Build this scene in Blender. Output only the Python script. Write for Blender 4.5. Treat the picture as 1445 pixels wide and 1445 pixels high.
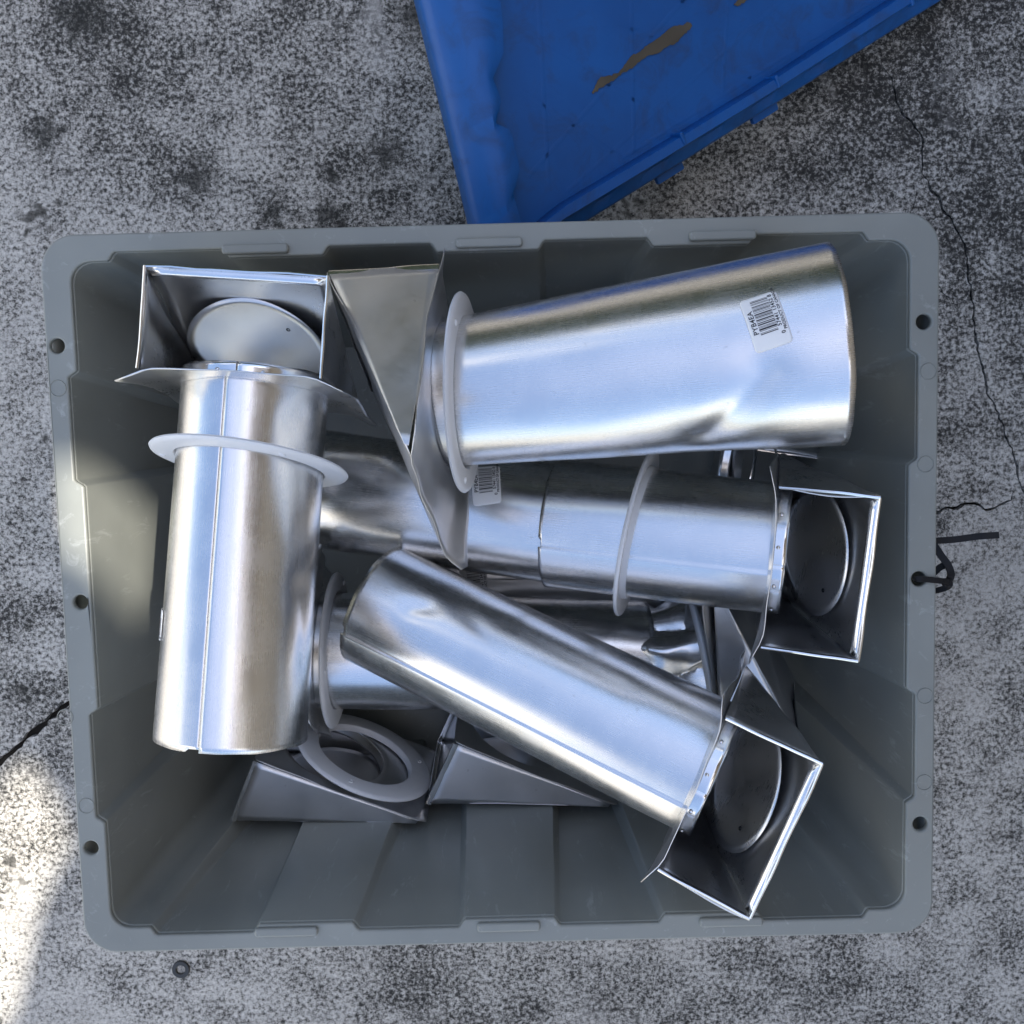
import bpy, bmesh, math, random
from mathutils import Vector, Matrix, noise as mnoise
R = math.radians
random.seed(4)
for o in list(bpy.data.objects): bpy.data.objects.remove(o)
sc = bpy.context.scene
col = sc.collection

# ------------------------------------------------------------------ camera, sky, sun, exposure
ZR = 0.36                                   # height of the tote's rim above the ground
cam_d = bpy.data.cameras.new('camera'); cam = bpy.data.objects.new('camera', cam_d); col.objects.link(cam)
cam.location = (0.0145, 0.1242, ZR + 0.7322)
cam.rotation_euler = (R(-4.655), R(0.065), R(-1.484))
cam_d.angle = R(57); cam_d.clip_start = 0.01; cam_d.clip_end = 500
sc.camera = cam
FP = 1330.68                                # focal length in photograph pixels

SUN_EL, SUN_AZ = R(66), R(8)               # sun stands to the right, a little to the far side
sun_dir = Vector((math.cos(SUN_EL)*math.cos(SUN_AZ), math.cos(SUN_EL)*math.sin(SUN_AZ), math.sin(SUN_EL)))
w = bpy.data.worlds.new('World'); sc.world = w; w.use_nodes = True
nt = w.node_tree
sky = nt.nodes.new('ShaderNodeTexSky'); sky.sky_type = 'NISHITA'; sky.sun_disc = False
sky.sun_elevation = SUN_EL; sky.sun_rotation = R(90) - SUN_AZ
sky.dust_density = 1.6; sky.air_density = 1.0; sky.ozone_density = 1.0
bg = nt.nodes['Background']; bg.inputs['Strength'].default_value = 0.13
# broken bright cloud over the blue
tcw = nt.nodes.new('ShaderNodeTexCoord'); sep = nt.nodes.new('ShaderNodeSeparateXYZ'); nt.links.new(tcw.outputs['Generated'], sep.inputs[0])
mz_ = nt.nodes.new('ShaderNodeMath'); mz_.operation = 'MAXIMUM'; mz_.inputs[1].default_value = .12; nt.links.new(sep.outputs[2], mz_.inputs[0])
cmb = nt.nodes.new('ShaderNodeCombineXYZ')
for k in (0, 1):
    dv = nt.nodes.new('ShaderNodeMath'); dv.operation = 'DIVIDE'; nt.links.new(sep.outputs[k], dv.inputs[0]); nt.links.new(mz_.outputs[0], dv.inputs[1]); nt.links.new(dv.outputs[0], cmb.inputs[k])
cmb.inputs[2].default_value = 3.7
cn = nt.nodes.new('ShaderNodeTexNoise'); cn.inputs['Scale'].default_value = .75; cn.inputs['Detail'].default_value = 4; cn.inputs['Roughness'].default_value = .5; nt.links.new(cmb.outputs[0], cn.inputs['Vector'])
cr = nt.nodes.new('ShaderNodeValToRGB'); cr.color_ramp.elements[0].position = .495; cr.color_ramp.elements[1].position = .585; nt.links.new(cn.outputs[0], cr.inputs[0])
cm = nt.nodes.new('ShaderNodeMix'); cm.data_type = 'RGBA'; nt.links.new(cr.outputs[0], cm.inputs[0]); nt.links.new(sky.outputs[0], cm.inputs[6]); cm.inputs[7].default_value = (7.2, 6.75, 6.1, 1)
nt.links.new(cm.outputs[2], bg.inputs[0])
sd = bpy.data.lights.new('sun', 'SUN'); sd.energy = 3.2; sd.angle = R(0.53); sd.color = (1, 0.94, 0.84)
so = bpy.data.objects.new('sun', sd); col.objects.link(so)
so.rotation_euler = sun_dir.to_track_quat('Z', 'Y').to_euler()
sc.view_settings.view_transform = 'Standard'; sc.view_settings.look = 'None'
sc.view_settings.exposure = 1.3; sc.view_settings.gamma = 1; sc.view_settings.use_curve_mapping = False
sc.render.engine = 'CYCLES'; sc.render.resolution_x = sc.render.resolution_y = 1024
sc.cycles.max_bounces = 5; sc.cycles.glossy_bounces = 5; sc.cycles.diffuse_bounces = 2

CM = Matrix.LocRotScale(cam.location, cam.rotation_euler.to_quaternion(), None)
def P(px, py, z):
    """point at height z on the sight line of a photograph position (used as a tape measure)"""
    d = CM.to_3x3() @ Vector(((px-722.5)/FP, (722.5-py)/FP, -1.0))
    o = CM.translation
    return o + d*((z-o.z)/d.z)

# ------------------------------------------------------------------ helpers
def tag(o, label=None, cat=None, group=None, kind=None):
    if label: o['label'] = label
    if cat: o['category'] = cat
    if group: o['group'] = group
    if kind: o['kind'] = kind
    return o
def empty(name, m):
    o = bpy.data.objects.new(name, None); col.objects.link(o); o.matrix_world = m; o.empty_display_size = .02
    return o
def mesh(name, vs, fs, mat, parent=None, smooth=True, sharp=None, uv=None, solid=None, offset=0.0):
    me = bpy.data.meshes.new(name); me.from_pydata([tuple(v) for v in vs], [], fs)
    if uv:
        l = me.uv_layers.new(name='UVMap')
        for lp in me.loops: l.data[lp.index].uv = uv[lp.vertex_index]
    me.materials.append(mat)
    if smooth:
        for p in me.polygons: p.use_smooth = True
        if sharp: me.set_sharp_from_angle(angle=R(sharp))
    me.validate(); me.update()
    o = bpy.data.objects.new(name, me); col.objects.link(o)
    if parent: o.parent = parent
    if solid:
        s = o.modifiers.new('thickness', 'SOLIDIFY'); s.thickness = solid; s.offset = offset
    return o
def flat_shape(name, outlines, mat, depth, bevel=0.0, parent=None, z=0.0, sharp=35):
    """a plate with holes cut from flat outlines: top face at height z, thickness depth"""
    cu = bpy.data.curves.new(name, 'CURVE'); cu.dimensions = '2D'; cu.fill_mode = 'BOTH'
    cu.extrude = max(depth/2-bevel, 0); cu.bevel_depth = bevel; cu.bevel_resolution = 2; cu.offset = -bevel
    for pts in outlines:
        s = cu.splines.new('POLY'); s.points.add(len(pts)-1)
        for i, p in enumerate(pts): s.points[i].co = (p[0], p[1], 0, 1)
        s.use_cyclic_u = True
    t = bpy.data.objects.new('tmp', cu); col.objects.link(t)
    dg = bpy.context.evaluated_depsgraph_get(); dg.update()
    me = bpy.data.meshes.new_from_object(t.evaluated_get(dg))
    bpy.data.objects.remove(t); bpy.data.curves.remove(cu)
    me.name = name; me.materials.clear(); me.materials.append(mat)
    for v in me.vertices: v.co.z += z-depth/2
    for p in me.polygons: p.use_smooth = True; p.material_index = 0
    me.set_sharp_from_angle(angle=R(sharp))
    o = bpy.data.objects.new(name, me); col.objects.link(o)
    if parent: o.parent = parent
    return o
def circ(cx, cy, r, n=20): return [(cx+r*math.cos(2*math.pi*i/n), cy+r*math.sin(2*math.pi*i/n)) for i in range(n)]
def rrect(x0, y0, x1, y1, r, n=8):
    out = []
    for cx, cy, a in ((x1-r, y1-r, 0), (x0+r, y1-r, 90), (x0+r, y0+r, 180), (x1-r, y0+r, 270)):
        for i in range(n+1):
            t = R(a+90*i/n); out.append((cx+r*math.cos(t), cy+r*math.sin(t)))
    return out
def lathe(name, prof, mat, parent, n=64, m=None):
    """closed profile [(radius, x)] turned round the local X axis"""
    vs, fs = [], []; k = len(prof)
    for i in range(n):
        a = 2*math.pi*i/n
        for r, x in prof:
            v = Vector((x, r*math.sin(a), r*math.cos(a))); vs.append(m @ v if m else v)
    for i in range(n):
        for j in range(k):
            fs.append((i*k+j, i*k+(j+1) % k, ((i+1) % n)*k+(j+1) % k, ((i+1) % n)*k+j))
    return mesh(name, vs, fs, mat, parent, sharp=40)
def sweep(name, pts, prof, mat, parent=None, up=Vector((0, 0, 1)), closed_prof=True, sharp=40):
    """profile [(side, up)] swept along a line of points"""
    pts = [Vector(p) for p in pts]; vs, fs = [], []; k = len(prof)
    for i, p in enumerate(pts):
        t = (pts[min(i+1, len(pts)-1)]-pts[max(i-1, 0)]).normalized()
        s = t.cross(up); s = s.normalized() if s.length > 1e-6 else Vector((1, 0, 0)); u = s.cross(t)
        for a, b in prof: vs.append(p+s*a+u*b)
    for i in range(len(pts)-1):
        for j in range(k if closed_prof else k-1):
            fs.append((i*k+j, i*k+(j+1) % k, (i+1)*k+(j+1) % k, (i+1)*k+j))
    if closed_prof: fs.append(tuple(range(k))[::-1]); fs.append(tuple((len(pts)-1)*k+j for j in range(k)))
    return mesh(name, vs, fs, mat, parent, sharp=sharp)
def catmull(pts, n=8):
    pts = [Vector(p) for p in pts]; q = [2*pts[0]-pts[1]]+pts+[2*pts[-1]-pts[-2]]; out = []
    for i in range(1, len(q)-2):
        for k in range(n):
            t = k/n; a, b, c, d = q[i-1:i+3]
            out.append(.5*((2*b)+(c-a)*t+(2*a-5*b+4*c-d)*t*t+(3*b-a-3*c+d)*t**3))
    return out+[pts[-1]]
def patch(name, a, b, c, d, nu, nv, mat, parent, wob=0.0, solid=.0006, seed=0, bend=None):
    """sheet between corners a-b (u) and d-c, slightly uneven"""
    a, b, c, d = map(Vector, (a, b, c, d)); n = (b-a).cross(d-a)
    if n.length < 1e-9: n = (b-a).cross(c-a)
    n.normalize(); vs, fs, uv = [], [], []
    for j in range(nv+1):
        for i in range(nu+1):
            u, v = i/nu, j/nv; p = (a*(1-u)+b*u)*(1-v)+(d*(1-u)+c*u)*v
            h = wob*mnoise.noise(p*22+Vector((seed*3.1, seed, 0)))
            if bend: h += bend(u, v)
            vs.append(p+n*h); uv.append((p.y+p.x*.3, p.z+p.x*.7))
    for j in range(nv):
        for i in range(nu): fs.append((j*(nu+1)+i, j*(nu+1)+i+1, (j+1)*(nu+1)+i+1, (j+1)*(nu+1)+i))
    return vs, fs, uv

# ------------------------------------------------------------------ materials
def new_mat(name):
    m = bpy.data.materials.new(name); m.use_nodes = True; n = m.node_tree
    return m, n, n.nodes['Principled BSDF'], n.nodes.new, n.links.new
def ramp(N, stops, interp='LINEAR'):
    r = N('ShaderNodeValToRGB'); r.color_ramp.interpolation = interp
    e = r.color_ramp.elements
    while len(e) < len(stops): e.new(.5)
    for i, (p, c) in enumerate(stops):
        e[i].position = p; e[i].color = (*c, 1) if not isinstance(c, (int, float)) else (c, c, c, 1)
    return r
def noise_n(N, L, vec, scale, detail=4, rough=.55, dist=0):
    n = N('ShaderNodeTexNoise'); n.inputs['Scale'].default_value = scale; n.inputs['Detail'].default_value = detail
    n.inputs['Roughness'].default_value = rough; n.inputs['Distortion'].default_value = dist
    if vec: L(vec, n.inputs['Vector'])
    return n
def mix(N, L, fac, a, b, mode='MIX'):
    m = N('ShaderNodeMix'); m.data_type = 'RGBA'; m.blend_type = mode
    for s, v in ((m.inputs[0], fac), (m.inputs[6], a), (m.inputs[7], b)):
        if hasattr(v, 'is_output'): L(v, s)
        elif isinstance(v, (int, float)): s.default_value = v if s.type == 'VALUE' else (v, v, v, 1)
        else: s.default_value = (*v, 1)
    return m.outputs[2]

def aluminium(name, base=.80, rough=.24, stretch=(3, 420)):
    m, n, b, N, L = new_mat(name)
    tc = N('ShaderNodeTexCoord'); mp = N('ShaderNodeMapping'); mp.inputs['Scale'].default_value = (stretch[0], stretch[1], 1)
    L(tc.outputs['UV'], mp.inputs[0])
    br = noise_n(N, L, mp.outputs[0], 9, 3, .6)                        # rolling lines of the sheet
    sm = noise_n(N, L, tc.outputs['Object'], 28, 4, .6)               # handling smudges
    spk = noise_n(N, L, tc.outputs['Object'], 170, 3, .6)
    r1 = ramp(N, [(.3, rough-.03), (.75, rough+.06)]); L(sm.outputs[0], r1.inputs[0])
    r2 = ramp(N, [(.3, 0), (.7, .07)]); L(br.outputs[0], r2.inputs[0])
    ad = N('ShaderNodeMath'); L(r1.outputs[0], ad.inputs[0]); L(r2.outputs[0], ad.inputs[1]); L(ad.outputs[0], b.inputs['Roughness'])
    c1 = ramp(N, [(.35, base*.95), (.65, base)]); L(sm.outputs[0], c1.inputs[0])
    c2 = ramp(N, [(.25, (.84, .83, .82)), (.31, (1, 1, 1))]); L(spk.outputs[0], c2.inputs[0])
    L(mix(N, L, 1.0, c1.outputs[0], c2.outputs[0], 'MULTIPLY'), b.inputs['Base Color'])
    b.inputs['Metallic'].default_value = 1
    b2 = N('ShaderNodeBump'); b2.inputs['Strength'].default_value = .08; b2.inputs['Distance'].default_value = .0003; L(br.outputs[0], b2.inputs['Height'])
    L(b2.outputs[0], b.inputs['Normal'])
    return m
M = {}
M['alu'] = aluminium('aluminium_tube_sheet', .82, .22)
M['alu_hood'] = aluminium('aluminium_hood_sheet', .76, .26, (60, 60))
M['alu_dull'] = aluminium('aluminium_dull_sheet', .70, .36, (60, 60))
M['alu_flap'] = aluminium('aluminium_flap_sheet', .72, .28, (2, 300))
b_ = M['alu_flap'].node_tree.nodes['Principled BSDF']; b_.inputs['Anisotropic'].default_value = .75
tg = M['alu_flap'].node_tree.nodes.new('ShaderNodeTangent'); tg.direction_type = 'UV_MAP'; tg.uv_map = 'UVMap'; M['alu_flap'].node_tree.links.new(tg.outputs[0], b_.inputs['Tangent'])
M['hem'] = aluminium('aluminium_hem', .88, .14, (20, 20))

def plastic(name, colr, rough, var=.10, scuff=.0, bump=.12, scuffcol=(.6, .62, .62)):
    m, n, b, N, L = new_mat(name)
    tc = N('ShaderNodeTexCoord')
    big = noise_n(N, L, tc.outputs['Object'], 7, 4, .6); fine = noise_n(N, L, tc.outputs['Object'], 650, 2, .6)
    lo = tuple(c*(1-var) for c in colr); hi = tuple(min(c*(1+var), 1) for c in colr)
    r = ramp(N, [(.3, lo), (.7, hi)]); L(big.outputs[0], r.inputs[0]); c = r.outputs[0]
    if scuff:
        mp = N('ShaderNodeMapping'); mp.inputs['Scale'].default_value = (1, 1, .25); mp.inputs['Rotation'].default_value = (.4, .3, .8); L(tc.outputs['Object'], mp.inputs[0])
        s = noise_n(N, L, mp.outputs[0], 70, 6, .7, .6); sr = ramp(N, [(.59, 0), (.72, scuff)]); L(s.outputs[0], sr.inputs[0])
        c = mix(N, L, sr.outputs[0], c, scuffcol)
    L(c, b.inputs['Base Color'])
    rr = ramp(N, [(.3, rough-.07), (.7, rough+.08)]); L(big.outputs[0], rr.inputs[0]); L(rr.outputs[0], b.inputs['Roughness'])
    bp = N('ShaderNodeBump'); bp.inputs['Strength'].default_value = bump; bp.inputs['Distance'].default_value = .0004; L(fine.outputs[0], bp.inputs['Height']); L(bp.outputs[0], b.inputs['Normal'])
    return m
M['tote'] = plastic('grey_polyethylene', (.262, .272, .245), .42, .10, .55, scuffcol=(.46, .47, .45))
M['white'] = plastic('white_plastic', (.74, .75, .76), .42, .05, .18, .06, (.5, .5, .49))
M['black'] = plastic('black_nylon', (.012, .012, .013), .45, .1)
M['black'].node_tree.nodes['Principled BSDF'].inputs['Specular IOR Level'].default_value = .2
M['paper'] = plastic('sticker_paper', (.82, .82, .81), .55, .04, .12, .05, (.45, .45, .45))
M['ink'] = plastic('black_ink', (.025, .025, .03), .6, .1)
M['added_blocker'] = plastic('added_blocker_tan', (.30, .26, .21), .8, .1)  # tan of the added shade panel and wall, both out of view
M['steel'] = plastic('dull_zinc', (.07, .07, .068), .5, .2); M['steel'].node_tree.nodes['Principled BSDF'].inputs['Metallic'].default_value = .7
M['soil'] = plastic('crack_soil', (.02, .018, .015), .95, .3)
M['residue'] = plastic('brown_residue', (.11, .09, .06), .8, .35, .3, .3, (.06, .05, .04))

def blue_mat():
    m, n, b, N, L = new_mat('blue_polyethylene')
    tc = N('ShaderNodeTexCoord'); ob = tc.outputs['Object']
    big = noise_n(N, L, ob, 6, 5, .6); grime = noise_n(N, L, ob, 26, 7, .7, .7); fine = noise_n(N, L, ob, 600, 2, .6)
    r = ramp(N, [(.3, (.001, .078, .29)), (.7, (.0014, .118, .42))]); L(big.outputs[0], r.inputs[0])
    g = ramp(N, [(.50, 0), (.78, .62)]); L(grime.outputs[0], g.inputs[0])
    L(mix(N, L, g.outputs[0], r.outputs[0], (.022, .032, .055)), b.inputs['Base Color'])
    rr = ramp(N, [(.3, .34), (.7, .55)]); L(grime.outputs[0], rr.inputs[0]); L(rr.outputs[0], b.inputs['Roughness'])
    bp = N('ShaderNodeBump'); bp.inputs['Strength'].default_value = .15; bp.inputs['Distance'].default_value = .0005; L(fine.outputs[0], bp.inputs['Height']); L(bp.outputs[0], b.inputs['Normal'])
    return m
M['blue'] = blue_mat()

def concrete():
    m, n, b, N, L = new_mat('weathered_concrete')
    tc = N('ShaderNodeTexCoord'); ob = tc.outputs['Object']
    g1 = noise_n(N, L, ob, 210, 4, .68, .15); g2 = noise_n(N, L, ob, 560, 2, .6)
    gm = N('ShaderNodeMix'); gm.inputs[0].default_value = .18; L(g1.outputs[0], gm.inputs[2]); L(g2.outputs[0], gm.inputs[3]); grain = gm
    p1 = noise_n(N, L, ob, 2.6, 5, .62, .3); p2 = noise_n(N, L, ob, 21, 4, .7, .4)
    def madd(a, k, c):
        x = N('ShaderNodeMath'); x.operation = 'MULTIPLY_ADD'; x.inputs[1].default_value = k; L(a, x.inputs[0])
        if hasattr(c, 'is_output'): L(c, x.inputs[2])
        else: x.inputs[2].default_value = c
        return x.outputs[0]
    sp = N('ShaderNodeSeparateXYZ'); L(ob, sp.inputs[0])                          # lighter towards the near left, darker to the far right
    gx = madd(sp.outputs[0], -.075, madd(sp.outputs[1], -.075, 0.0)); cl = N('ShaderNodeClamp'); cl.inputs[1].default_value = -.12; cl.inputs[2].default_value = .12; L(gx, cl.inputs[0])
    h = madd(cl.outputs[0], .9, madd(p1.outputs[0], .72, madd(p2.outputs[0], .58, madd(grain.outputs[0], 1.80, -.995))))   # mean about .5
    r = ramp(N, [(.0, (.010, .0095, .008)), (.30, (.026, .0245, .0215)), (.41, (.082, .077, .067)), (.53, (.26, .246, .218)), (.66, (.47, .445, .395)), (.85, (.62, .59, .53)), (1.0, (.72, .69, .63))]); L(h, r.inputs[0])
    lich = noise_n(N, L, ob, 8.5, 4, .74, .2); lr = ramp(N, [(.62, 0), (.66, .80)]); L(lich.outputs[0], lr.inputs[0])
    c = mix(N, L, lr.outputs[0], r.outputs[0], (.016, .0155, .012))
    jit = noise_n(N, L, ob, 70, 4, .8)
    for sx, sy, sr in ((390, 302, .017), (462, 304, .020), (545, 215, .020), (276, 250, .022), (596, 22, .030), (745, 30, .02), (64, 190, .018), (112, 20, .03)):
        q = P(sx, sy, 0); dn = N('ShaderNodeVectorMath'); dn.operation = 'DISTANCE'; dn.inputs[1].default_value = (q.x, q.y, 0); L(ob, dn.inputs[0])
        e = madd(jit.outputs[0], .11, madd(dn.outputs['Value'], 1.0, -.055)); er = ramp(N, [(sr*.3, .8), (sr*1.5, 0)]); L(e, er.inputs[0])
        c = mix(N, L, er.outputs[0], c, (.014, .014, .011))
    wh = noise_n(N, L, ob, 5.3, 5, .75, 1.2); wr = ramp(N, [(.58, 0), (.70, .50)]); L(wh.outputs[0], wr.inputs[0])
    c = mix(N, L, wr.outputs[0], c, (.50, .475, .43))
    bw = ramp(N, [(.52, 0), (.70, .25)]); L(p1.outputs[0], bw.inputs[0])
    c = mix(N, L, bw.outputs[0], c, (.15, .13, .10))
    L(c, b.inputs['Base Color']); b.inputs['Roughness'].default_value = .88
    bp = N('ShaderNodeBump'); bp.inputs['Strength'].default_value = .6; bp.inputs['Distance'].default_value = .0012; L(g1.outputs[0], bp.inputs['Height']); L(bp.outputs[0], b.inputs['Normal'])
    return m
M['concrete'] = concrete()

# ------------------------------------------------------------------ ground with real cracks
def crack_outline(px, wid, seed):
    rnd = random.Random(seed); pts = [P(x, y, 0) for x, y in px]; fine = []
    for a, b in zip(pts[:-1], pts[1:]):
        k = max(2, int((b-a).length/.005))
        nrm = Vector((-(b-a).y, (b-a).x, 0)).normalized()
        for i in range(k):
            q = a.lerp(b, i/k); q = q+nrm*(mnoise.noise(q*60+Vector((seed, 0, 0)))*.005+mnoise.noise(q*190)*.002); fine.append((q, nrm))
    fine.append((pts[-1], fine[-1][1])); L_, R_ = [], []; n = len(fine)
    for i, (q, nr) in enumerate(fine):
        t = i/(n-1); f = wid*(.35+.65*abs(mnoise.noise(q*35+Vector((0, seed, 0))))*2.0)*min(1, 12*min(t, 1-t)+.12)
        L_.append((q+nr*f*.5)[:2]); R_.append((q-nr*f*.5*rnd.uniform(.7, 1.3))[:2])
    return L_+R_[::-1]
cracks = [crack_outline([(-60, 1105), (-5, 1080), (18, 1058), (45, 1035), (82, 1006), (108, 985), (150, 970), (200, 955)], .0095, 1),
          crack_outline([(1238, 60), (1250, 95), (1268, 145), (1300, 190), (1303, 250), (1335, 300), (1362, 345), (1372, 430), (1382, 505), (1396, 560), (1420, 615), (1436, 665), (1452, 720)], .0034, 2),
          crack_outline([(1297, 262), (1292, 280), (1284, 300), (1262, 330)], .0016, 3),
          crack_outline([(1260, 716), (1325, 720), (1362, 711), (1390, 717), (1428, 706), (1434, 690)], .0042, 4),
          crack_outline([(1318, 398), (1340, 420), (1366, 428)], .0012, 5)]
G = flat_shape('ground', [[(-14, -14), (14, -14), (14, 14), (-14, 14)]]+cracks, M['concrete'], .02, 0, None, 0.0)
tag(G, kind='structure')
soil = mesh('subsoil', [(-14, -14, -.011), (14, -14, -.011), (14, 14, -.011), (-14, 14, -.011)], [(0, 1, 2, 3)], M['soil']); tag(soil, kind='structure')

# ------------------------------------------------------------------ unseen panel added to cast the shade (out of frame, to the right)
ZA = 4.2
def shade(p):                                  # where the sun ray to p crosses the added panel
    q = p+sun_dir*((ZA-p.z)/sun_dir.z); return (q.x, q.y)
gap1 = [shade(v) for v in (P(60, 655, ZR), P(112, 648, ZR), P(150, 668, ZR-.01), P(225, 735, ZR-.10), P(225, 800, ZR-.10), P(195, 890, ZR-.08), P(150, 835, ZR-.02), P(118, 800, ZR), P(85, 785, ZR), P(66, 770, ZR))]  # opening shaped to let sun onto the left rim and inner wall
gap2 = [shade(P(x, y, 0)) for x, y in ((-300, 1130), (-120, 1080), (-30, 1150), (10, 1085), (40, 1072), (75, 1130), (95, 1190), (70, 1235), (45, 1300), (20, 1420), (-40, 1500), (-300, 1560))]  # opening shaped to drop a sun patch on the ground
cx, cy = shade(Vector((0, 0, .2)))
aw = flat_shape('added_blocker', [[(cx-1.15, cy-1.2), (cx+.95, cy-1.2), (cx+.95, cy+1.2), (cx-1.15, cy+1.2)], gap1, gap2], M['added_blocker'], .012, 0, None, ZA)
tag(aw, kind='structure')
# unseen wall added on the right to darken that side of every reflection
xw = cx+.96
hy = 4.6                                      # unseen dark screen added on the far side to darken reflections
hv, hf = [], []
for i in range(41):
    for j in range(17):
        q = Vector((-6+12*i/40, hy, 2.9*j/16)); q.y += .35*mnoise.noise(q*1.3)+.2*mnoise.noise(q*3.1); q.z += .25*mnoise.noise(q*2.0) if j else 0; hv.append(q)
for i in range(40):
    for j in range(16): hf.append((i*17+j, (i+1)*17+j, (i+1)*17+j+1, i*17+j+1))
M['dark_screen'] = plastic('dark_screen_green', (.035, .05, .02), .8, .5)  # green of the screen added for dark reflections
tag(mesh('added_dark_screen', hv, hf, M['dark_screen']), kind='structure')
bw_ = mesh('added_dark_wall', [(xw, -5, 0), (xw+.2, -5, 0), (xw+.2, 4, 0), (xw, 4, 0), (xw, -5, ZA+.6), (xw+.2, -5, ZA+.6), (xw+.2, 4, ZA+.6), (xw, 4, ZA+.6)], [(0, 1, 5, 4), (1, 2, 6, 5), (2, 3, 7, 6), (3, 0, 4, 7), (4, 5, 6, 7)], M['added_blocker'], smooth=False)
tag(bw_, kind='structure')

# ------------------------------------------------------------------ tote
W2, H2 = .343, .2853
tote = empty('storage_tote', Matrix.Translation((0, 0, 0)))
tag(tote, 'large open grey plastic tote with ribbed walls, full of metal vent pieces', 'storage tote')
sideY = [P(80, y, ZR).y for y in (528, 683, 1006, 1159)]
topX = [P(x, 350, ZR).x for x in (155, 318, 459, 612, 764, 918, 1062, 1222)]
botX = [P(x, 1310, ZR).x for x in (216, 361, 502, 652, 787, 935, 1074, 1222)]
def opening(t):
    """outline of the opening at depth t (0 rim, 1 floor): panels step in and out"""
    dx, dy = .030*t, .034*t
    Xi, Xo = W2-.0225-dx*1.08, W2-.0155-dx*.72
    Yi, Yo = H2-.0205-dy*1.08, H2-.0138-dy*.72
    sh = .017*t; out = []
    def step(s): return s*s*(3-2*s)
    def side(jogs, hi, lo, make):
        # jogs in running order; between jog 0-1, 2-3 ... the wall stands out
        o = False
        for k, j in enumerate(jogs):
            sgn = 1 if k % 2 == 0 else -1
            for s in (0, .3, .7, 1):
                off = (hi+(lo-hi)*step(s)) if not o else (lo+(hi-lo)*step(s))
                out.append(make(j, (s-.5)*.006, sgn, off))
            if k < len(jogs)-1:
                a, b2 = jogs[k], jogs[k+1]
                for s in (.33, .66): out.append(make(a+(b2-a)*s, 0, 0, lo if not o else hi))
            o = not o
    def corner(sx, sy, a0):
        r = .016
        for i in range(7):
            a = R(a0-90*i/6); out.append((sx*(Xi-r)+r*math.cos(a), sy*(Yi-r)+r*math.sin(a)))
    corner(-1, 1, 180)
    side(topX, Yi, Yo, lambda j, e, sg, off: (j*(1-.085*t)+e+sg*sh, off))
    corner(1, 1, 90)
    side(sideY, Xi, Xo, lambda j, e, sg, off: (off, j*(1-.09*t)-e-sg*sh))
    corner(1, -1, 0)
    side(botX[::-1], Yi, Yo, lambda j, e, sg, off: (j*(1-.085*t)-e-sg*sh, -off))
    corner(-1, -1, -90)
    side(sideY[::-1], Xi, Xo, lambda j, e, sg, off: (-off, j*(1-.09*t)+e+sg*sh))
    return out
DEP = .345
holesL = [P(80, 488, ZR), P(113, 850, ZR), P(128, 1197, ZR), P(1304, 454, ZR), P(1297, 817, ZR), P(1299, 1163, ZR)]
rim = flat_shape('rim', [rrect(-W2, -H2, W2, H2, .027, 12), opening(0)]+[circ(p.x, p.y, .0058) for p in holesL], M['tote'], .0056, .0016, tote, ZR)
vs, fs = [], []; levels = [.006, .012, .03, .08, .2, .4, .6, .8, .97, 1.0]
for k, t in enumerate(levels):
    o = opening(t); z = ZR-.0018-DEP*t if k else ZR-.004
    for x, y in o: vs.append((x, y, z))
n = len(o)
for k in range(len(levels)-1):
    for i in range(n): fs.append((k*n+i, (k+1)*n+i, (k+1)*n+(i+1) % n, k*n+(i+1) % n))
fs.append(tuple((len(levels)-1)*n+i for i in range(n))[::-1])
mesh('basin', vs, fs, M['tote'], tote, sharp=50, solid=.004, offset=-1)
vs, fs = [], []; oc = rrect(-W2+.0012, -H2+.0012, W2-.0012, H2-.0012, .026, 12); ic = rrect(-W2+.004, -H2+.004, W2-.004, H2-.004, .024, 12); n = len(oc)
for x, y in oc: vs.append((x, y, ZR-.0045))
for x, y in ic: vs.append((x, y, ZR-.036))
mesh('rim_skirt', vs, [(i, n+i, n+(i+1) % n, (i+1) % n) for i in range(n)], M['tote'], tote, solid=.0025, offset=-1, sharp=60)
def bar(name, c, L, Wd, h, mat, parent, ang=0):
    o = flat_shape(name, [rrect(-L/2, -Wd/2, L/2, Wd/2, Wd*.35, 5)], mat, h, h*.4, parent, h)
    o.location = c; o.rotation_euler = (0, 0, ang); return o
for x, y in ((361, 352), (690, 343), (1019, 333), (405, 1313), (718, 1306), (1031, 1299)):
    q = P(x, y, ZR); bar('raised_lug', (q.x, q.y, ZR-.0004), .051, .0075, .0042, M['tote'], tote)
for x, y in ((92, 1012), (122, 1137), (82, 548), (1310, 524), (1306, 655), (1305, 982), (1304, 1104)):
    q = P(x, y, ZR); lathe('moulding_mark', [(.0058, 0), (.0062, .0005), (.0066, 0)], M['tote'], tote, 28, Matrix.Translation((q.x, q.y, ZR+.0001)) @ Matrix.Rotation(R(-90), 4, 'Y'))

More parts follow.
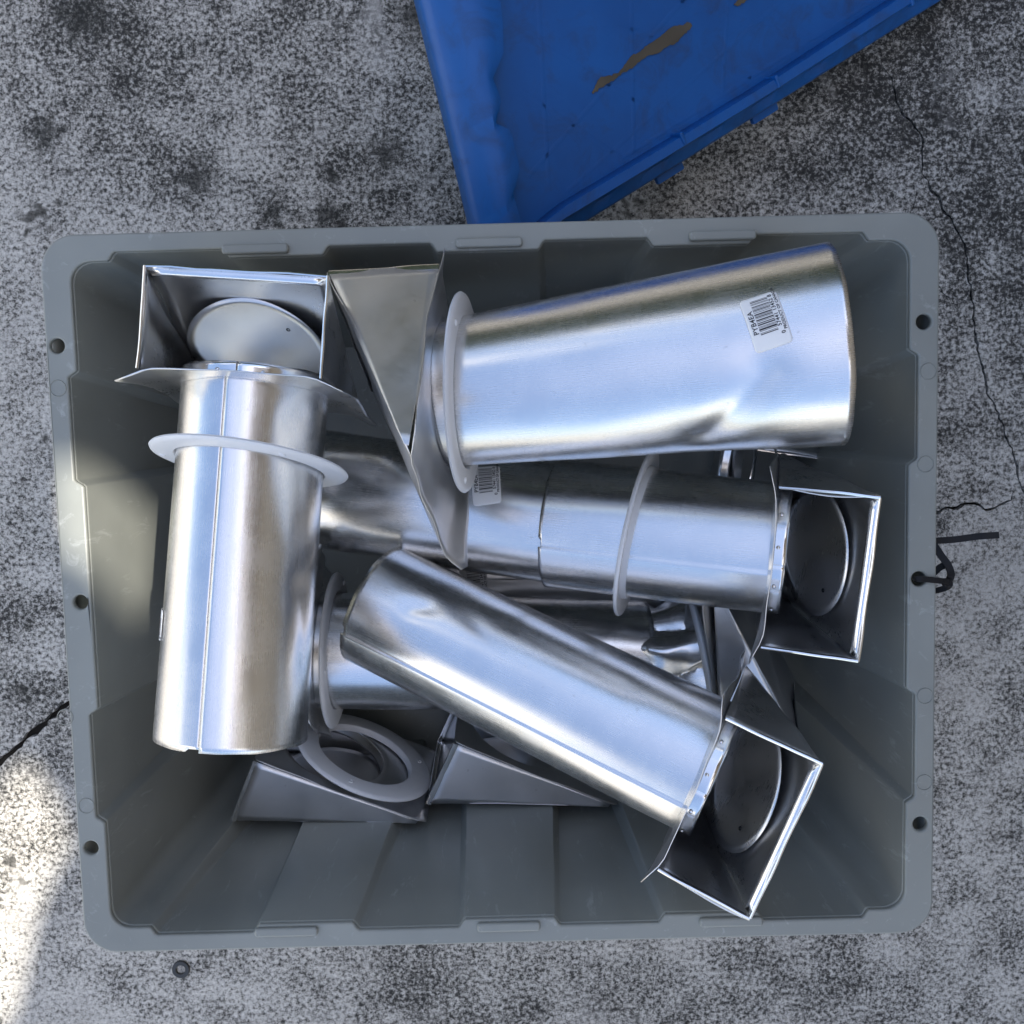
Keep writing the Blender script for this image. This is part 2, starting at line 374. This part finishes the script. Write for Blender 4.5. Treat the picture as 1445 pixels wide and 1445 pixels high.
# ------------------------------------------------------------------ vents: local X runs along the tube away from the hood, Z out of the hood's mouth
RT = .054
def frame(o, x, zhint):
    x = x.normalized(); z = (zhint-x*zhint.dot(x)).normalized(); y = z.cross(x)
    m = Matrix((x, y, z)).transposed().to_4x4(); m.translation = o; return m
class Tube:
    """radius of a sheet tube as a function of length and angle, with flare, seam, dents"""
    def __init__(s, x0, x1, r0=RT, r1=RT, seam=None, dents=(), wob=.0003, seed=0, crumple=0, lap=False):
        s.x0, s.x1, s.r0, s.r1, s.seam, s.dents, s.wob, s.seed, s.crumple, s.lap = x0, x1, r0, r1, seam, dents, wob, seed, crumple, lap
    def rad(s, x, th):
        u = (x-s.x0)/(s.x1-s.x0); r = s.r0+(s.r1-s.r0)*u
        c = Vector((x*9, math.cos(th)*.8, math.sin(th)*.8+s.seed*7.3)); r += s.wob*mnoise.noise(c)*1.4
        if s.seam is not None:
            d = (th-s.seam+math.pi) % (2*math.pi)-math.pi; a = d*r
            if 0 <= a < .009: r += .0007*max(0, 1-a/.009)
        for (xa, ta, xb, tb, wd, dp) in s.dents:
            q = Vector((x, ((th-ta+math.pi) % (2*math.pi)-math.pi)*r)); b = Vector((xb-xa, ((tb-ta+math.pi) % (2*math.pi)-math.pi)*r)); p = q-Vector((xa, 0))
            t = max(0, min(1, p.dot(b)/max(b.length_squared, 1e-9))); d = (p-b*t).length/wd
            r -= dp*.75*math.exp(-d**1.5)
        if s.crumple:
            q = Vector((x*15, math.cos(th)*.9, math.sin(th)*.9+s.seed))
            r -= s.crumple*(1-abs(mnoise.noise(q))*3.2)*.45+s.crumple*.25*abs(mnoise.noise(q*2.1+Vector((5, 0, 0))))
        return r
    def pt(s, x, th, h=0):
        r = s.rad(x, th)+h; return Vector((x, r*math.sin(th), r*math.cos(th)))
    def build(s, name, parent, mat, nu=128, nv=60):
        vs, fs, uv = [], [], []; st = s.seam or 0
        angs = [st+2*math.pi*i/nu for i in range(nu)]+([st+2*math.pi-1e-4] if s.lap else [st+2*math.pi-.004, st+2*math.pi])
        m = len(angs)
        for j in range(nv+1):
            for i, a in enumerate(angs):
                x = s.x0+(s.x1-s.x0)*j/nv
                if j == nv and s.seam is not None and i > m-5: x -= .0022
                if j in (0, nv): x += .0007*mnoise.noise(Vector((math.cos(a)*3, math.sin(a)*3, s.seed)))
                vs.append(s.pt(x, a)); uv.append((x, i/m*.34))
        for j in range(nv):
            for i in range(m-1): fs.append((j*m+i, j*m+i+1, (j+1)*m+i+1, (j+1)*m+i))
        return mesh(name, vs, fs, mat, parent, uv=uv, solid=.0005, offset=1, sharp=(None if not s.crumple else 38))

def th_of(m, world):                           # tube angle that faces a world direction
    v = m.to_3x3().inverted() @ world; return math.atan2(v.y, v.z)

def trim_ring(root, x, tilt_y=0, tilt_z=0, inner=RT+.0012, outer=.0735, shift=(0, 0)):
    prof = [(inner, -.004), (inner+.002, -.0042), (inner+.0032, .0006), (outer-.004, .0002), (outer-.0008, -.0010), (outer, .0004), (outer-.001, .0020), (outer-.004, .0030), (inner+.004, .0034), (inner+.001, .0030), (inner, .0018)]
    m = Matrix.Translation((x, shift[0], shift[1])) @ Matrix.Rotation(tilt_y, 4, 'Y') @ Matrix.Rotation(tilt_z, 4, 'Z')
    o = lathe('trim_ring', prof, M['white'], root, 72); o.matrix_local = m
    for a in (.6, 2.7, 4.8):
        rm = (inner+outer)/2+.001
        lathe('screw_hole', [(.0012, .0031), (.0021, .0040), (.0026, .0031)], M['white'], o, 12, Matrix.Translation((0, rm*math.sin(a), rm*math.cos(a))))
    return o

HW, ZT, ZB, HD = .0630, .068, -.100, .073      # hood half width, mouth, apex, reach
def hood(root, seed=0, flap=.80, mat=None, bends=1.0, flange=.078, ridge=0.0, ztop=ZT, HD=HD):
    mat = mat or M['alu_hood']; rnd = random.Random(seed)
    # mounting plate with the tube hole
    vs, fs, uv = [], [], []; na, nr = 96, 9
    z0, z1 = ZB-.008, ztop+.001
    c1, c2, c3, c4 = [rnd.uniform(.5, 1.0)*bends for _ in range(4)]
    for j in range(nr+1):
        for i in range(na):
            a = 2*math.pi*i/na; s, c = math.sin(a), math.cos(a)
            k = min(flange/abs(s) if abs(s) > 1e-6 else 9, (z1/c if c > 1e-6 else z0/c if c < -1e-6 else 9))
            r = (RT-.001)+(k-RT+.001)*j/nr; y, z = r*s, r*c
            e = max(0, abs(y)-HW*.9)/.02; kk = {(1, 1): c1, (1, -1): c2, (-1, 1): c3, (-1, -1): c4}[(1 if y > 0 else -1, 1 if z > 0 else -1)]
            x = .006*e*kk*(.4+abs(z)/.07) + .0022*mnoise.noise(Vector((y*28, z*28, seed*5.0)))*min(1, j/3)*bends
            if z > .045 : x -= .004*bends*(z-.045)/.025*math.cos(y/flange*1.6)
            vs.append((x, y, z)); uv.append((y, z))
    for j in range(nr):
        for i in range(na): fs.append((j*na+i, j*na+(i+1) % na, (j+1)*na+(i+1) % na, (j+1)*na+i))
    mesh('mounting_plate', vs, fs, mat, root, uv=uv, solid=.0006, sharp=50)
    # cheeks and sloping front
    def put(name, q, nu, nv, wob, s, bend=None):
        v, f, u = patch(name, *q, nu, nv, mat, root, wob, seed=s, bend=bend)
        return mesh(name, v, f, mat, root, uv=u, solid=.0006, sharp=40)
    for sg in (1, -1):
        put('hood_cheek', ((-.002, sg*HW, ztop), (-HD, sg*HW, ztop), (-.004, sg*HW, ZB+.001), (-.001, sg*HW, ZB)), 10, 16, .0022*bends, seed+sg,
            lambda u, v, b=rnd.uniform(-.0035, .0035)*bends: b*math.sin(u*math.pi)*(1-v))
    put('hood_front', ((-HD, -HW, ztop), (-HD, HW, ztop), (-.002, HW, ZB), (-.002, -HW, ZB)), 14, 18, .003*bends, seed+9, None)
    # folded hems round the mouth
    def hem(pts, inward):
        prof = []
        for i in range(8):
            t = R(-60+i*240/7); prof.append((.0013*math.cos(t), .0013*math.sin(t)))
        sweep('hem', pts, [(-.0004, -.0045), (.0004, -.0045), (.0010, -.0012), (.0009, .0005), (0, .0010), (-.0009, .0005), (-.0010, -.0012)], M['hem'], root, up=Vector((0, 0, 1)))
    wv = lambda p, s: Vector(p)+Vector((mnoise.noise(Vector(p)*40+Vector((s, seed, 0)))*.0012*bends, mnoise.noise(Vector(p)*40+Vector((seed, s, 4)))*.0012*bends, 0))
    nn = 14
    hem([wv((-HD, -HW+2*HW*i/nn, ztop), 1) for i in range(nn+1)], 0)
    for sg in (1, -1): hem([wv((-HD+(HD-.002)*i/nn, sg*HW, ztop+.0003), 2+sg) for i in range(nn+1)], 0)
    # flat return of the front hem, lies just inside the mouth and catches the sky
    v, f, u = patch('x', (-HD+.0008, -HW+.002, ztop-.0004), (-HD+.0008, HW-.002, ztop-.0004), (-HD+.0062, HW-.004, ztop-.0030), (-HD+.0062, -HW+.004, ztop-.0030), 16, 2, mat, root, .0006, seed=seed+3)
    mesh('hem_return', v, f, M['hem'], root, uv=u, solid=.0005)
    # collar of the tube inside the hood, riveted
    t = Tube(-.013, .0, RT-.0004, RT-.0002, wob=.0004, seed=seed); t.build('collar', root, M['hem'], 72, 4)
    for a in (-.75, -.25, .35, .9, 2.2, -2.2):
        p = t.pt(-.0065, a, .0007); 
        lathe('rivet', [(0.00001, .0009), (.0010, .0007), (.0016, 0), (.00001, -.0003)], M['hem'], root, 10, Matrix.Translation(p) @ Matrix.Rotation(a, 4, 'X').inverted() @ Matrix.Rotation(R(-90), 4, 'Y'))
    # round damper flap, leaning open inside the hood
    vs, fs, uv = [(0, 0, 0)], [], [(0, 0)]; na, nr, rf = 72, 8, .0530
    for j in range(1, nr+1):
        for i in range(na):
            a = 2*math.pi*i/na; r = rf*j/nr; y, z = r*math.sin(a), r*math.cos(a)
            vs.append(((2.2*y*y-.0022*(z/rf)**2 if seed == 1 else .04*y*y-.0004*(z/rf)**2)+.0006*mnoise.noise(Vector((y*30, z*30, seed))), y, z)); uv.append((y*.2, z))
    for i in range(na): fs.append((0, 1+i, 1+(i+1) % na))
    for j in range(nr-1):
        for i in range(na): fs.append((1+j*na+i, 1+(j+1)*na+i, 1+(j+1)*na+(i+1) % na, 1+j*na+(i+1) % na))
    fl = mesh('damper_flap', vs, fs, M['alu_flap'] if seed == 1 else mat, root, uv=uv, solid=.0006)
    fl.matrix_local = Matrix.Translation((-.014, 0, -.046)) @ Matrix.Rotation(-flap, 4, 'Y') @ Matrix.Translation((0, 0, .047))
    lathe('rivet_hole', [(.0007, .0006), (.0016, .0008), (.0018, .0003), (.0007, .0002)], M['black'], fl, 14, Matrix.Translation((.0006, .026, .024)))

BARS = [2, 1, 1, 3, 1, 1, 4, 1, 1, 1, 1, 2, 3, 1, 2, 2, 1, 1, 3, 2, 1, 1, 2, 1, 1, 1, 3, 2, 1, 2, 1, 1, 2, 1, 1, 2, 1, 1, 2, 3, 1, 1, 1, 2, 2, 1, 1]
def sticker(root, tube, x, th, ang, scale=1.0, parent=None):
    """paper barcode label wrapped on a tube; its reading direction runs along a"""
    ca, sa = math.cos(ang), math.sin(ang)
    def at(a, b, h):                           # a along reading direction, b up the letters (metres)
        dx, ds = a*ca-b*sa, a*sa+b*ca; X = x+dx
        return tube.pt(X, th+ds/tube.rad(X, th), h)
    L_, H_ = .0375*scale, .0245*scale
    out = rrect(0, 0, L_, H_, .0028, 5); vs, fs, uv = [], [], []; nu, nv = 26, 18
    def clampc(a, b):                          # rounded corners
        r = .0028
        for cx_, cy_, sx, sy in ((r, r, -1, -1), (L_-r, r, 1, -1), (r, H_-r, -1, 1), (L_-r, H_-r, 1, 1)):
            if (a-cx_)*sx > 0 and (b-cy_)*sy > 0:
                d = math.hypot(a-cx_, b-cy_); m_ = max(abs(a-cx_), abs(b-cy_))
                return cx_+(a-cx_)*m_/d, cy_+(b-cy_)*m_/d
        return a, b
    for j in range(nv+1):
        for i in range(nu+1):
            a, b = clampc(L_*i/nu, H_*j/nv)
            vs.append(at(a-L_/2, b-H_/2, .0009))
    for j in range(nv):
        for i in range(nu): fs.append((j*(nu+1)+i, j*(nu+1)+i+1, (j+1)*(nu+1)+i+1, (j+1)*(nu+1)+i))
    st = mesh('barcode_sticker', vs, fs, M['paper'], root, solid=.0002, offset=1)
    vs, fs = [], []; a = -L_/2+.0105*scale; unit = (L_*.64)/sum(BARS)
    for k, wd in enumerate(BARS):
        if k % 2 == 0:
            b0, b1 = -H_/2+.0068*scale, H_/2-.0062*scale
            n0 = len(vs)
            for i in range(7):
                b = b0+(b1-b0)*i/6; vs += [at(a, b, .00125), at(a+unit*wd*.86, b, .00125)]
            for i in range(6): fs.append((n0+2*i, n0+2*i+1, n0+2*i+3, n0+2*i+2))
        a += unit*wd
    mesh('barcode', vs, fs, M['ink'], st, smooth=False)
    for txt, size, a0, b0, cs in (('PYB4EA', .0047, -L_/2+.0115*scale, H_/2-.0054*scale, 1.0), ('57441 13452 8', .0036, -L_/2+.0125*scale, -H_/2+.0040*scale, 1.0), ('0', .0036, -L_/2+.0072*scale, -H_/2+.0030*scale, 1), ('PRODUCT OF CANADA', .0027, -L_/2+.0095*scale, -H_/2+.0013*scale, 1.0)):
        cu = bpy.data.curves.new('t', 'FONT'); cu.body = txt; cu.size = size*scale; cu.resolution_u = 3; cu.space_character = cs*1.06; cu.offset = .00008
        t = bpy.data.objects.new('t', cu); col.objects.link(t); dg = bpy.context.evaluated_depsgraph_get(); dg.update()
        me = bpy.data.meshes.new_from_object(t.evaluated_get(dg)); bpy.data.objects.remove(t)
        vv = [at(a0+v.co.x, b0+v.co.y, .00125) for v in me.vertices]; ff = [tuple(p.vertices) for p in me.polygons]
        mesh('printed_text', vv, ff, M['ink'], st, smooth=False)
    return st

# A: upright tube on the left
UP = Vector((0, 0, 1))
def vent(name, label, pa, pb, za, zb, zhint, group='aluminium dryer vents'):
    a, b = P(*pa, ZR+za), P(*pb, ZR+zb); m = frame(a, b-a, Vector(zhint)); o = empty(name, m)
    tag(o, label, 'dryer vent', group); return o, m, (b-a).length

oA, mA, LA = vent('dryer_vent', 'vent standing along the left wall, long seamed tube with white ring below an open hood', (361, 552), (327, 1040), .012, .040, (0.0, .06, 1))
tA = Tube(-.004, LA, RT, RT*1.03, seam=th_of(mA, Vector((-.12, 0, 1))), seed=1, lap=True,
          dents=[(.05, th_of(mA, Vector((.85, 0, .55))), .14, th_of(mA, Vector((.92, 0, .4))), .022, .0035), (.15, th_of(mA, Vector((.95, 0, .3))), .20, th_of(mA, Vector((.98, 0, .2))), .016, .004), (.02, th_of(mA, Vector((.8, 0, .6))), .025, th_of(mA, Vector((.7, 0, .7))), .010, .0025)])
tA.build('tube', oA, M['alu']); hood(oA, 1, .46)
trim_ring(oA, .054, R(-9), R(-3))
st = sticker(oA, tA, .178, th_of(mA, Vector((-1, 0, .26))), R(90), .9)

# B: flared tube, upper right
oB, mB, LB = vent('dryer_vent', 'vent with wide flared tube and creased side, lying topmost along the far wall', (632, 556), (1176, 487), .030, .072, (0, .77, -.64))
BT = Matrix.Rotation(R(5), 4, Vector((0, 0, 1)))                # plate turned 5 degrees against the tube
mB0 = mB.copy(); oB.matrix_world = Matrix.Translation(mB.translation) @ BT.inverted() @ Matrix.Translation(-mB.translation) @ mB
mBl = oB.matrix_world.inverted() @ mB0
tB = Tube(-.004, LB, RT*.99, RT*1.29, seam=th_of(mB, Vector((0, .2, -1))), seed=2, wob=.0007,
          dents=[(LB*.80, th_of(mB, Vector((0, -.25, 1))), LB*.66, th_of(mB, Vector((0, -1.3, .8))), .013, .0050), (LB*.60, th_of(mB, Vector((0, -.9, .8))), LB*.63, th_of(mB, Vector((0, -1.2, .7))), .035, .004)])
tB.build('tube', oB, M['alu']).matrix_local = mBl; hood(oB, 2, .36, M['alu_dull'], HD=.086)
trim_ring(oB, .012, R(0), R(2))
sticker(oB, tB, LB*.815, th_of(mB, Vector((0, .26, 1))), R(101), .97).matrix_local = mBl

# C: tube with hood on the right
oC, mC, LC = vent('dryer_vent', 'vent pointing right, white ring edge-on midway, open dark hood by the right wall', (1086, 772), (783, 738), -.040, -.090, (-.27, -.12, .94))
tC = Tube(-.004, LC, RT, RT*1.05, seam=th_of(mC, Vector((0, -.28, 1))), seed=3)
tC.build('tube', oC, M['alu']); hood(oC, 3, .46)
trim_ring(oC, LC*.60, R(1), R(-6))

# D: diagonal tube in front
oD, mD, LD = vent('dryer_vent', 'vent lying diagonally in front, hood hanging over the lower right corner of the tote', (990, 1078), (531, 852), .008, -.086, (-.33, .02, .94))
tD = Tube(-.004, LD, RT, RT*1.01, seam=th_of(mD, Vector((-.20, -.40, 1))), seed=4, wob=.0005,
          dents=[(LD*.80, th_of(mD, Vector((.2, .5, 1))), LD*.84, th_of(mD, Vector((.2, .35, 1))), .007, .0022), (LD*.25, th_of(mD, Vector((.4, .8, 1))), LD*.6, th_of(mD, Vector((.4, .9, .9))), .012, .0016)])
tD.build('tube', oD, M['alu']); hood(oD, 4, .46)

# E: inner tube, dented, with sticker
a, b = P(800, 740, ZR-.094), P(436, 688, ZR-.145); mE = frame(a, b-a, UP); LE = (b-a).length
oE = empty('aluminium_tube', mE); tag(oE, 'loose dented tube with barcode sticker, pushed into the ring-fitted tube in the middle', 'tube', 'loose aluminium tubes')
tE = Tube(-.02, LE, RT*.985, RT*1.02, seam=th_of(mE, Vector((0, .9, -.4))), seed=5, wob=.0009,
          dents=[(LE*.80, th_of(mE, Vector((0, .1, 1))), LE*.88, th_of(mE, Vector((0, -.2, 1))), .020, .006), (LE*.98, th_of(mE, Vector((0, -.9, .6))), LE*.86, th_of(mE, Vector((0, -.8, .7))), .008, .004), (LE*.66, th_of(mE, Vector((0, .5, 1))), LE*.7, th_of(mE, Vector((0, .3, 1))), .022, .0035)])
tE.build('tube', oE, M['alu'])
sticker(oE, tE, LE*.27, th_of(mE, Vector((0, .62, 1))), R(-74), 1.0)

# F: tube with ring under D
oF, mF, LF = vent('dryer_vent', 'vent half hidden under the diagonal tube, white ring on edge beside the left tube', (452, 916), (908, 925), -.150, -.170, (0, -.35, -.93))
tF = Tube(-.004, LF, RT, RT*.99, seam=th_of(mF, Vector((0, -.9, .3))), seed=6, wob=.0007,
          dents=[(LF*.72, th_of(mF, Vector((0, .3, 1))), LF*.9, th_of(mF, Vector((0, -.1, 1))), .014, .005)])
tF.build('tube', oF, M['alu']); hood(oF, 6, .3)
trim_ring(oF, .014, R(4), R(0))

# G: crumpled vent beyond F
oG, mG, LG = vent('dryer_vent', 'vent with crumpled short tube and white ring, below the hood on the right', (1010, 918), (900, 918), -.150, -.166, (-.1, -.95, -.3))
tG = Tube(-.002, LG, RT*.95, RT*.93, seed=7, wob=.002, crumple=.020)
tG.build('tube', oG, M['alu'], 120, 60); hood(oG, 7, .3, M['alu_dull'], 1.6)
trim_ring(oG, .016, R(-6), R(-10))

# H: deep tube with sticker
a, b = P(560, 808, ZR-.215), P(925, 806, ZR-.225); mH = frame(a, b-a, UP); LH = (b-a).length
oH = empty('aluminium_tube', mH); tag(oH, 'loose tube deep in the tote with barely visible sticker, under the two middle tubes', 'tube', 'loose aluminium tubes')
tH = Tube(0, LH, seed=8, wob=.0025, dents=[(LH*.5, th_of(mH, Vector((0, -.5, 1))), LH*.7, th_of(mH, Vector((0, -.7, 1))), .02, .004)])
tH.build('tube', oH, M['alu_dull']); sticker(oH, tH, LH*.30, th_of(mH, Vector((0, -.1, 1))), R(97), 1.05)

# low hoods at the bottom, mounting plate up
def low_hood(label, apex, mouth, za, zb, nrm, ring, seed):
    a, b = P(*apex, ZR+za), P(*mouth, ZR+zb)       # ridge of the plate from apex to mouth
    z = (b-a).normalized(); x = Vector(nrm); x = (x-z*x.dot(z)).normalized(); y = z.cross(x)
    o = a-z*ZB + y*(HW if False else 0)
    m = Matrix((x, y, z)).transposed().to_4x4()
    # which cheek lies on the ridge: the one facing the viewer
    sg = 1 if y.z > 0 else -1
    m.translation = a - z*ZB - y*sg*HW
    r = empty('dryer_vent', m); tag(r, label, 'dryer vent', 'aluminium dryer vents')
    hood(r, seed, .35, M['alu_dull'], .5, flange=.066)
    if ring: trim_ring(r, .010, R(2), R(4), RT-.004, .0735, (-.006, -.030))
    return r
low_hood('hood lying on its front at the lower left, white ring facing up on its plate', (590, 1158), (345, 1066), -.158, -.148, (.36, .92, .20), True, 11)
low_hood('hood without ring lying at the bottom, plain triangular cheek under the diagonal tube', (862, 1134), (640, 1046), -.180, -.170, (.36, .92, .16), False, 12)
# hoods deep in the pile
oK, mK, LK = vent('dryer_vent', 'hood deep in the dark gap under the flared tube, only thin edges showing', (1030, 660), (960, 650), -.262, -.262, (.2, -.5, .8))
hood(oK, 21, .3, M['alu_dull'])

# ------------------------------------------------------------------ zip tie, washer
zt = empty('cable_tie', Matrix.Translation(P(1318, 812, ZR))); mz = zt.matrix_world.inverted()
tag(zt, 'black cable tie looped through the middle hole of the right rim', 'cable tie')
def strap(name, px, wd=.0046, th=.0013, up=UP):
    pts = catmull([mz @ P(x, y, ZR+z) for x, y, z in px], 8)
    return sweep(name, pts, [(-wd/2, -th/2), (wd/2, -th/2), (wd/2, th/2), (-wd/2, th/2)], M['black'], zt, up)
s = strap('strap', [(1292, 817, -.012), (1291, 817, -.001), (1297, 817, .0022), (1312, 818, .0022), (1330, 820, .001), (1340, 822, -.006), (1338, 828, -.014), (1318, 834, -.022), (1306, 832, -.03)])
strap('loop', [(1336, 823, -.008), (1342, 812, -.006), (1338, 798, -.008), (1328, 784, -.012), (1320, 772, -.016), (1312, 762, -.02)], .0056)
strap('loop', [(1334, 797, -.012), (1326, 801, -.014), (1318, 808, -.016), (1310, 816, -.018)], .0052)
strap('tail', [(1306, 764, -.02), (1322, 763, -.020), (1350, 761, -.018), (1380, 757, -.014), (1410, 755, -.006)], .0052)
h = flat_shape('tie_head', [rrect(-.0035, -.003, .0035, .003, .0008, 3)], M['black'], .004, .0005, zt, 0); h.location = mz @ P(1338, 822, ZR-.004)
q = P(256, 1367, 0)
wa = lathe('washer', [(.0055, .0), (.0055, .0016), (.0062, .0022), (.0100, .0022), (.0107, .0015), (.0107, 0)], M['steel'], None, 40, Matrix.Translation((q.x, q.y, 0.0008)) @ Matrix.Rotation(R(-90), 4, 'Y'))
tag(wa, 'small grey metal washer lying on the concrete below the tote', 'washer')

# ------------------------------------------------------------------ blue lid
lid_c = P(692, 392, .175)
u = Vector((.85, .527, -.25)).normalized(); v = Vector((-.23, .973, .33)).normalized(); nrm = u.cross(v).normalized()
mL = Matrix((u, nrm.cross(u), nrm)).transposed().to_4x4(); mL.translation = lid_c
lid = empty('tote_lid', mL); iL = mL.inverted()
tag(lid, 'blue plastic lid with notched left edge and brown residue, lying behind the tote', 'lid')
def lp(px, py, h=0):                            # position on the lid's sheet, h above it
    d = CM.to_3x3() @ Vector(((px-722.5)/FP, (722.5-py)/FP, -1)); o = CM.translation
    t = (lid_c+nrm*h-o).dot(nrm)/d.dot(nrm); return iL @ (o+d*t)
def resample(pts, n):
    L_ = [0]
    for a, b in zip(pts[:-1], pts[1:]): L_.append(L_[-1]+(b-a).length)
    out = []; k = 0
    for i in range(n+1):
        t = L_[-1]*i/n
        while k < len(pts)-2 and L_[k+1] < t: k += 1
        f = (t-L_[k])/max(L_[k+1]-L_[k], 1e-9); out.append(pts[k].lerp(pts[k+1], min(1, f)))
    return out
def loft(name, rows, mat, parent, sharp=45):
    vs, fs = [], []; n = len(rows[0])
    for r in rows: vs += r
    for j in range(len(rows)-1):
        for i in range(n-1): fs.append((j*n+i, j*n+i+1, (j+1)*n+i+1, (j+1)*n+i))
    return mesh(name, vs, fs, mat, parent, sharp=sharp, solid=.0022, offset=-1)
up_ = lambda p, h: Vector((p.x, p.y, p.z+h))
N_ = 90
outL = resample([lp(692, 392), lp(675, 318), lp(650, 210), lp(625, 105), lp(600, 0), lp(548, -220)], N_)
inL = resample([lp(728, 352), lp(722, 312), lp(711, 276), lp(720, 240), lp(708, 188), lp(686, 178), lp(694, 146), lp(682, 114), lp(697, 78), lp(696, 40), lp(692, 0), lp(676, -60), lp(684, -90), lp(662, -220)], N_)
# smooth run of the flange's shoulder, notches only at its inner lip
mid = [a.lerp(b, .62) for a, b in zip(outL, resample([inL[0], inL[-1]], N_))]
loft('side_flange', [[up_(p, -.022) for p in outL], [up_(p, -.002) for p in outL], [up_(a.lerp(b, .12), .004) for a, b in zip(outL, mid)], [up_(p, .0200) for p in mid], [up_(a.lerp(b, .55), .0190) for a, b in zip(mid, inL)], [up_(p, .0170) for p in inL], [up_(a.lerp(b, 1.03), -.0012) for a, b in zip(outL, inL)]], M['blue'], lid, 50)
outF = resample([lp(692, 396), lp(834, 308), lp(975, 221), lp(1107, 138), lp(1325, 2), lp(1640, -190)], N_)
inF = resample([lp(722, 340), lp(790, 286), lp(903, 219), lp(1060, 124), lp(1214, 24), lp(1560, -200)], N_)
wv_ = [.0016*math.sin(i*.9) for i in range(N_+1)]
loft('front_flange', [[up_(p, -.020) for p in outF], [up_(p, 0) for p in outF], [up_(a.lerp(b, .10), .004) for a, b in zip(outF, inF)], [up_(a.lerp(b, .42), .0060+w_) for a, b, w_ in zip(outF, inF, wv_)], [up_(a.lerp(b, .60), .0165) for a, b in zip(outF, inF)], [up_(a.lerp(b, .92), .0155) for a, b in zip(outF, inF)], [up_(b, -.0012) for b in inF]], M['blue'], lid, 50)
far = [lp(640, -230), lp(1600, -230)]
poly = [(p.x, p.y) for p in (lp(706, 360), lp(1600, -205), lp(1500, -260), lp(610, -225), lp(660, 100))]
flat_shape('panel', [poly], M['blue'], .003, .0004, lid, 0.0)
for (x0, y0, x1, y1) in ((745, 250, 1000, -40), (800, 270, 1150, -40), (880, 222, 1330, -60), (760, 60, 960, 180), (740, -20, 1060, 110), (830, -40, 1150, 60), (740, 130, 880, 225), (760, 0, 775, 270), (890, -40, 895, 215), (1030, -40, 1020, 130)):
    a, b = lp(x0, y0, .0002), lp(x1, y1, .0002)
    sweep('rib', [a, a.lerp(b, .5), b], [(-.006, -.0007), (-.0016, -.00005), (.0016, -.00005), (.006, -.0007)], M['blue'], lid)
for x, y in ((953, 243), (1088, 158)):
    a = lp(x, y); d = (outF[60]-outF[20]).normalized()
    o = flat_shape('tab', [rrect(-.017, -.0045, .017, .0045, .002, 4)], M['blue'], .006, .001, lid, 0.0); o.location = (a.x, a.y, -.009); o.rotation_euler = (0, 0, math.atan2(d.y, d.x))
for x, y in ((951, 197), (1083, 118), (1270, 4)):
    a = lp(x, y); d = (outF[60]-outF[20]).normalized()
    o = flat_shape('nub', [rrect(-.0022, -.0065, .0022, .0065, .002, 4)], M['blue'], .0185, .0015, lid, 0.0); o.location = (a.x, a.y, .0175); o.rotation_euler = (0, 0, math.atan2(d.y, d.x))
for poly in ([(425, 218), (446, 182), (470, 178), (487, 172), (505, 150), (520, 130), (538, 122), (555, 108), (585, 88), (612, 64), (636, 60), (655, 52), (662, 62), (640, 84), (628, 98), (600, 112), (580, 127), (556, 132), (540, 143), (522, 160), (500, 170), (476, 190), (450, 205), (430, 221)], [(760, 12), (772, -4), (800, -20), (806, -10), (788, 2), (770, 14)]):
    pts = [lp(580+x*.5986, y*.5986) for x, y in poly]
    pts = resample(pts+[pts[0]], 110)[:-1]; pts = [p+Vector((mnoise.noise(p*420), mnoise.noise(p*420+Vector((9, 3, 0))), 0))*.0016 for p in pts]
    flat_shape('residue', [[(p.x, p.y) for p in pts]], M['residue'], .0008, 0, lid, .0012)
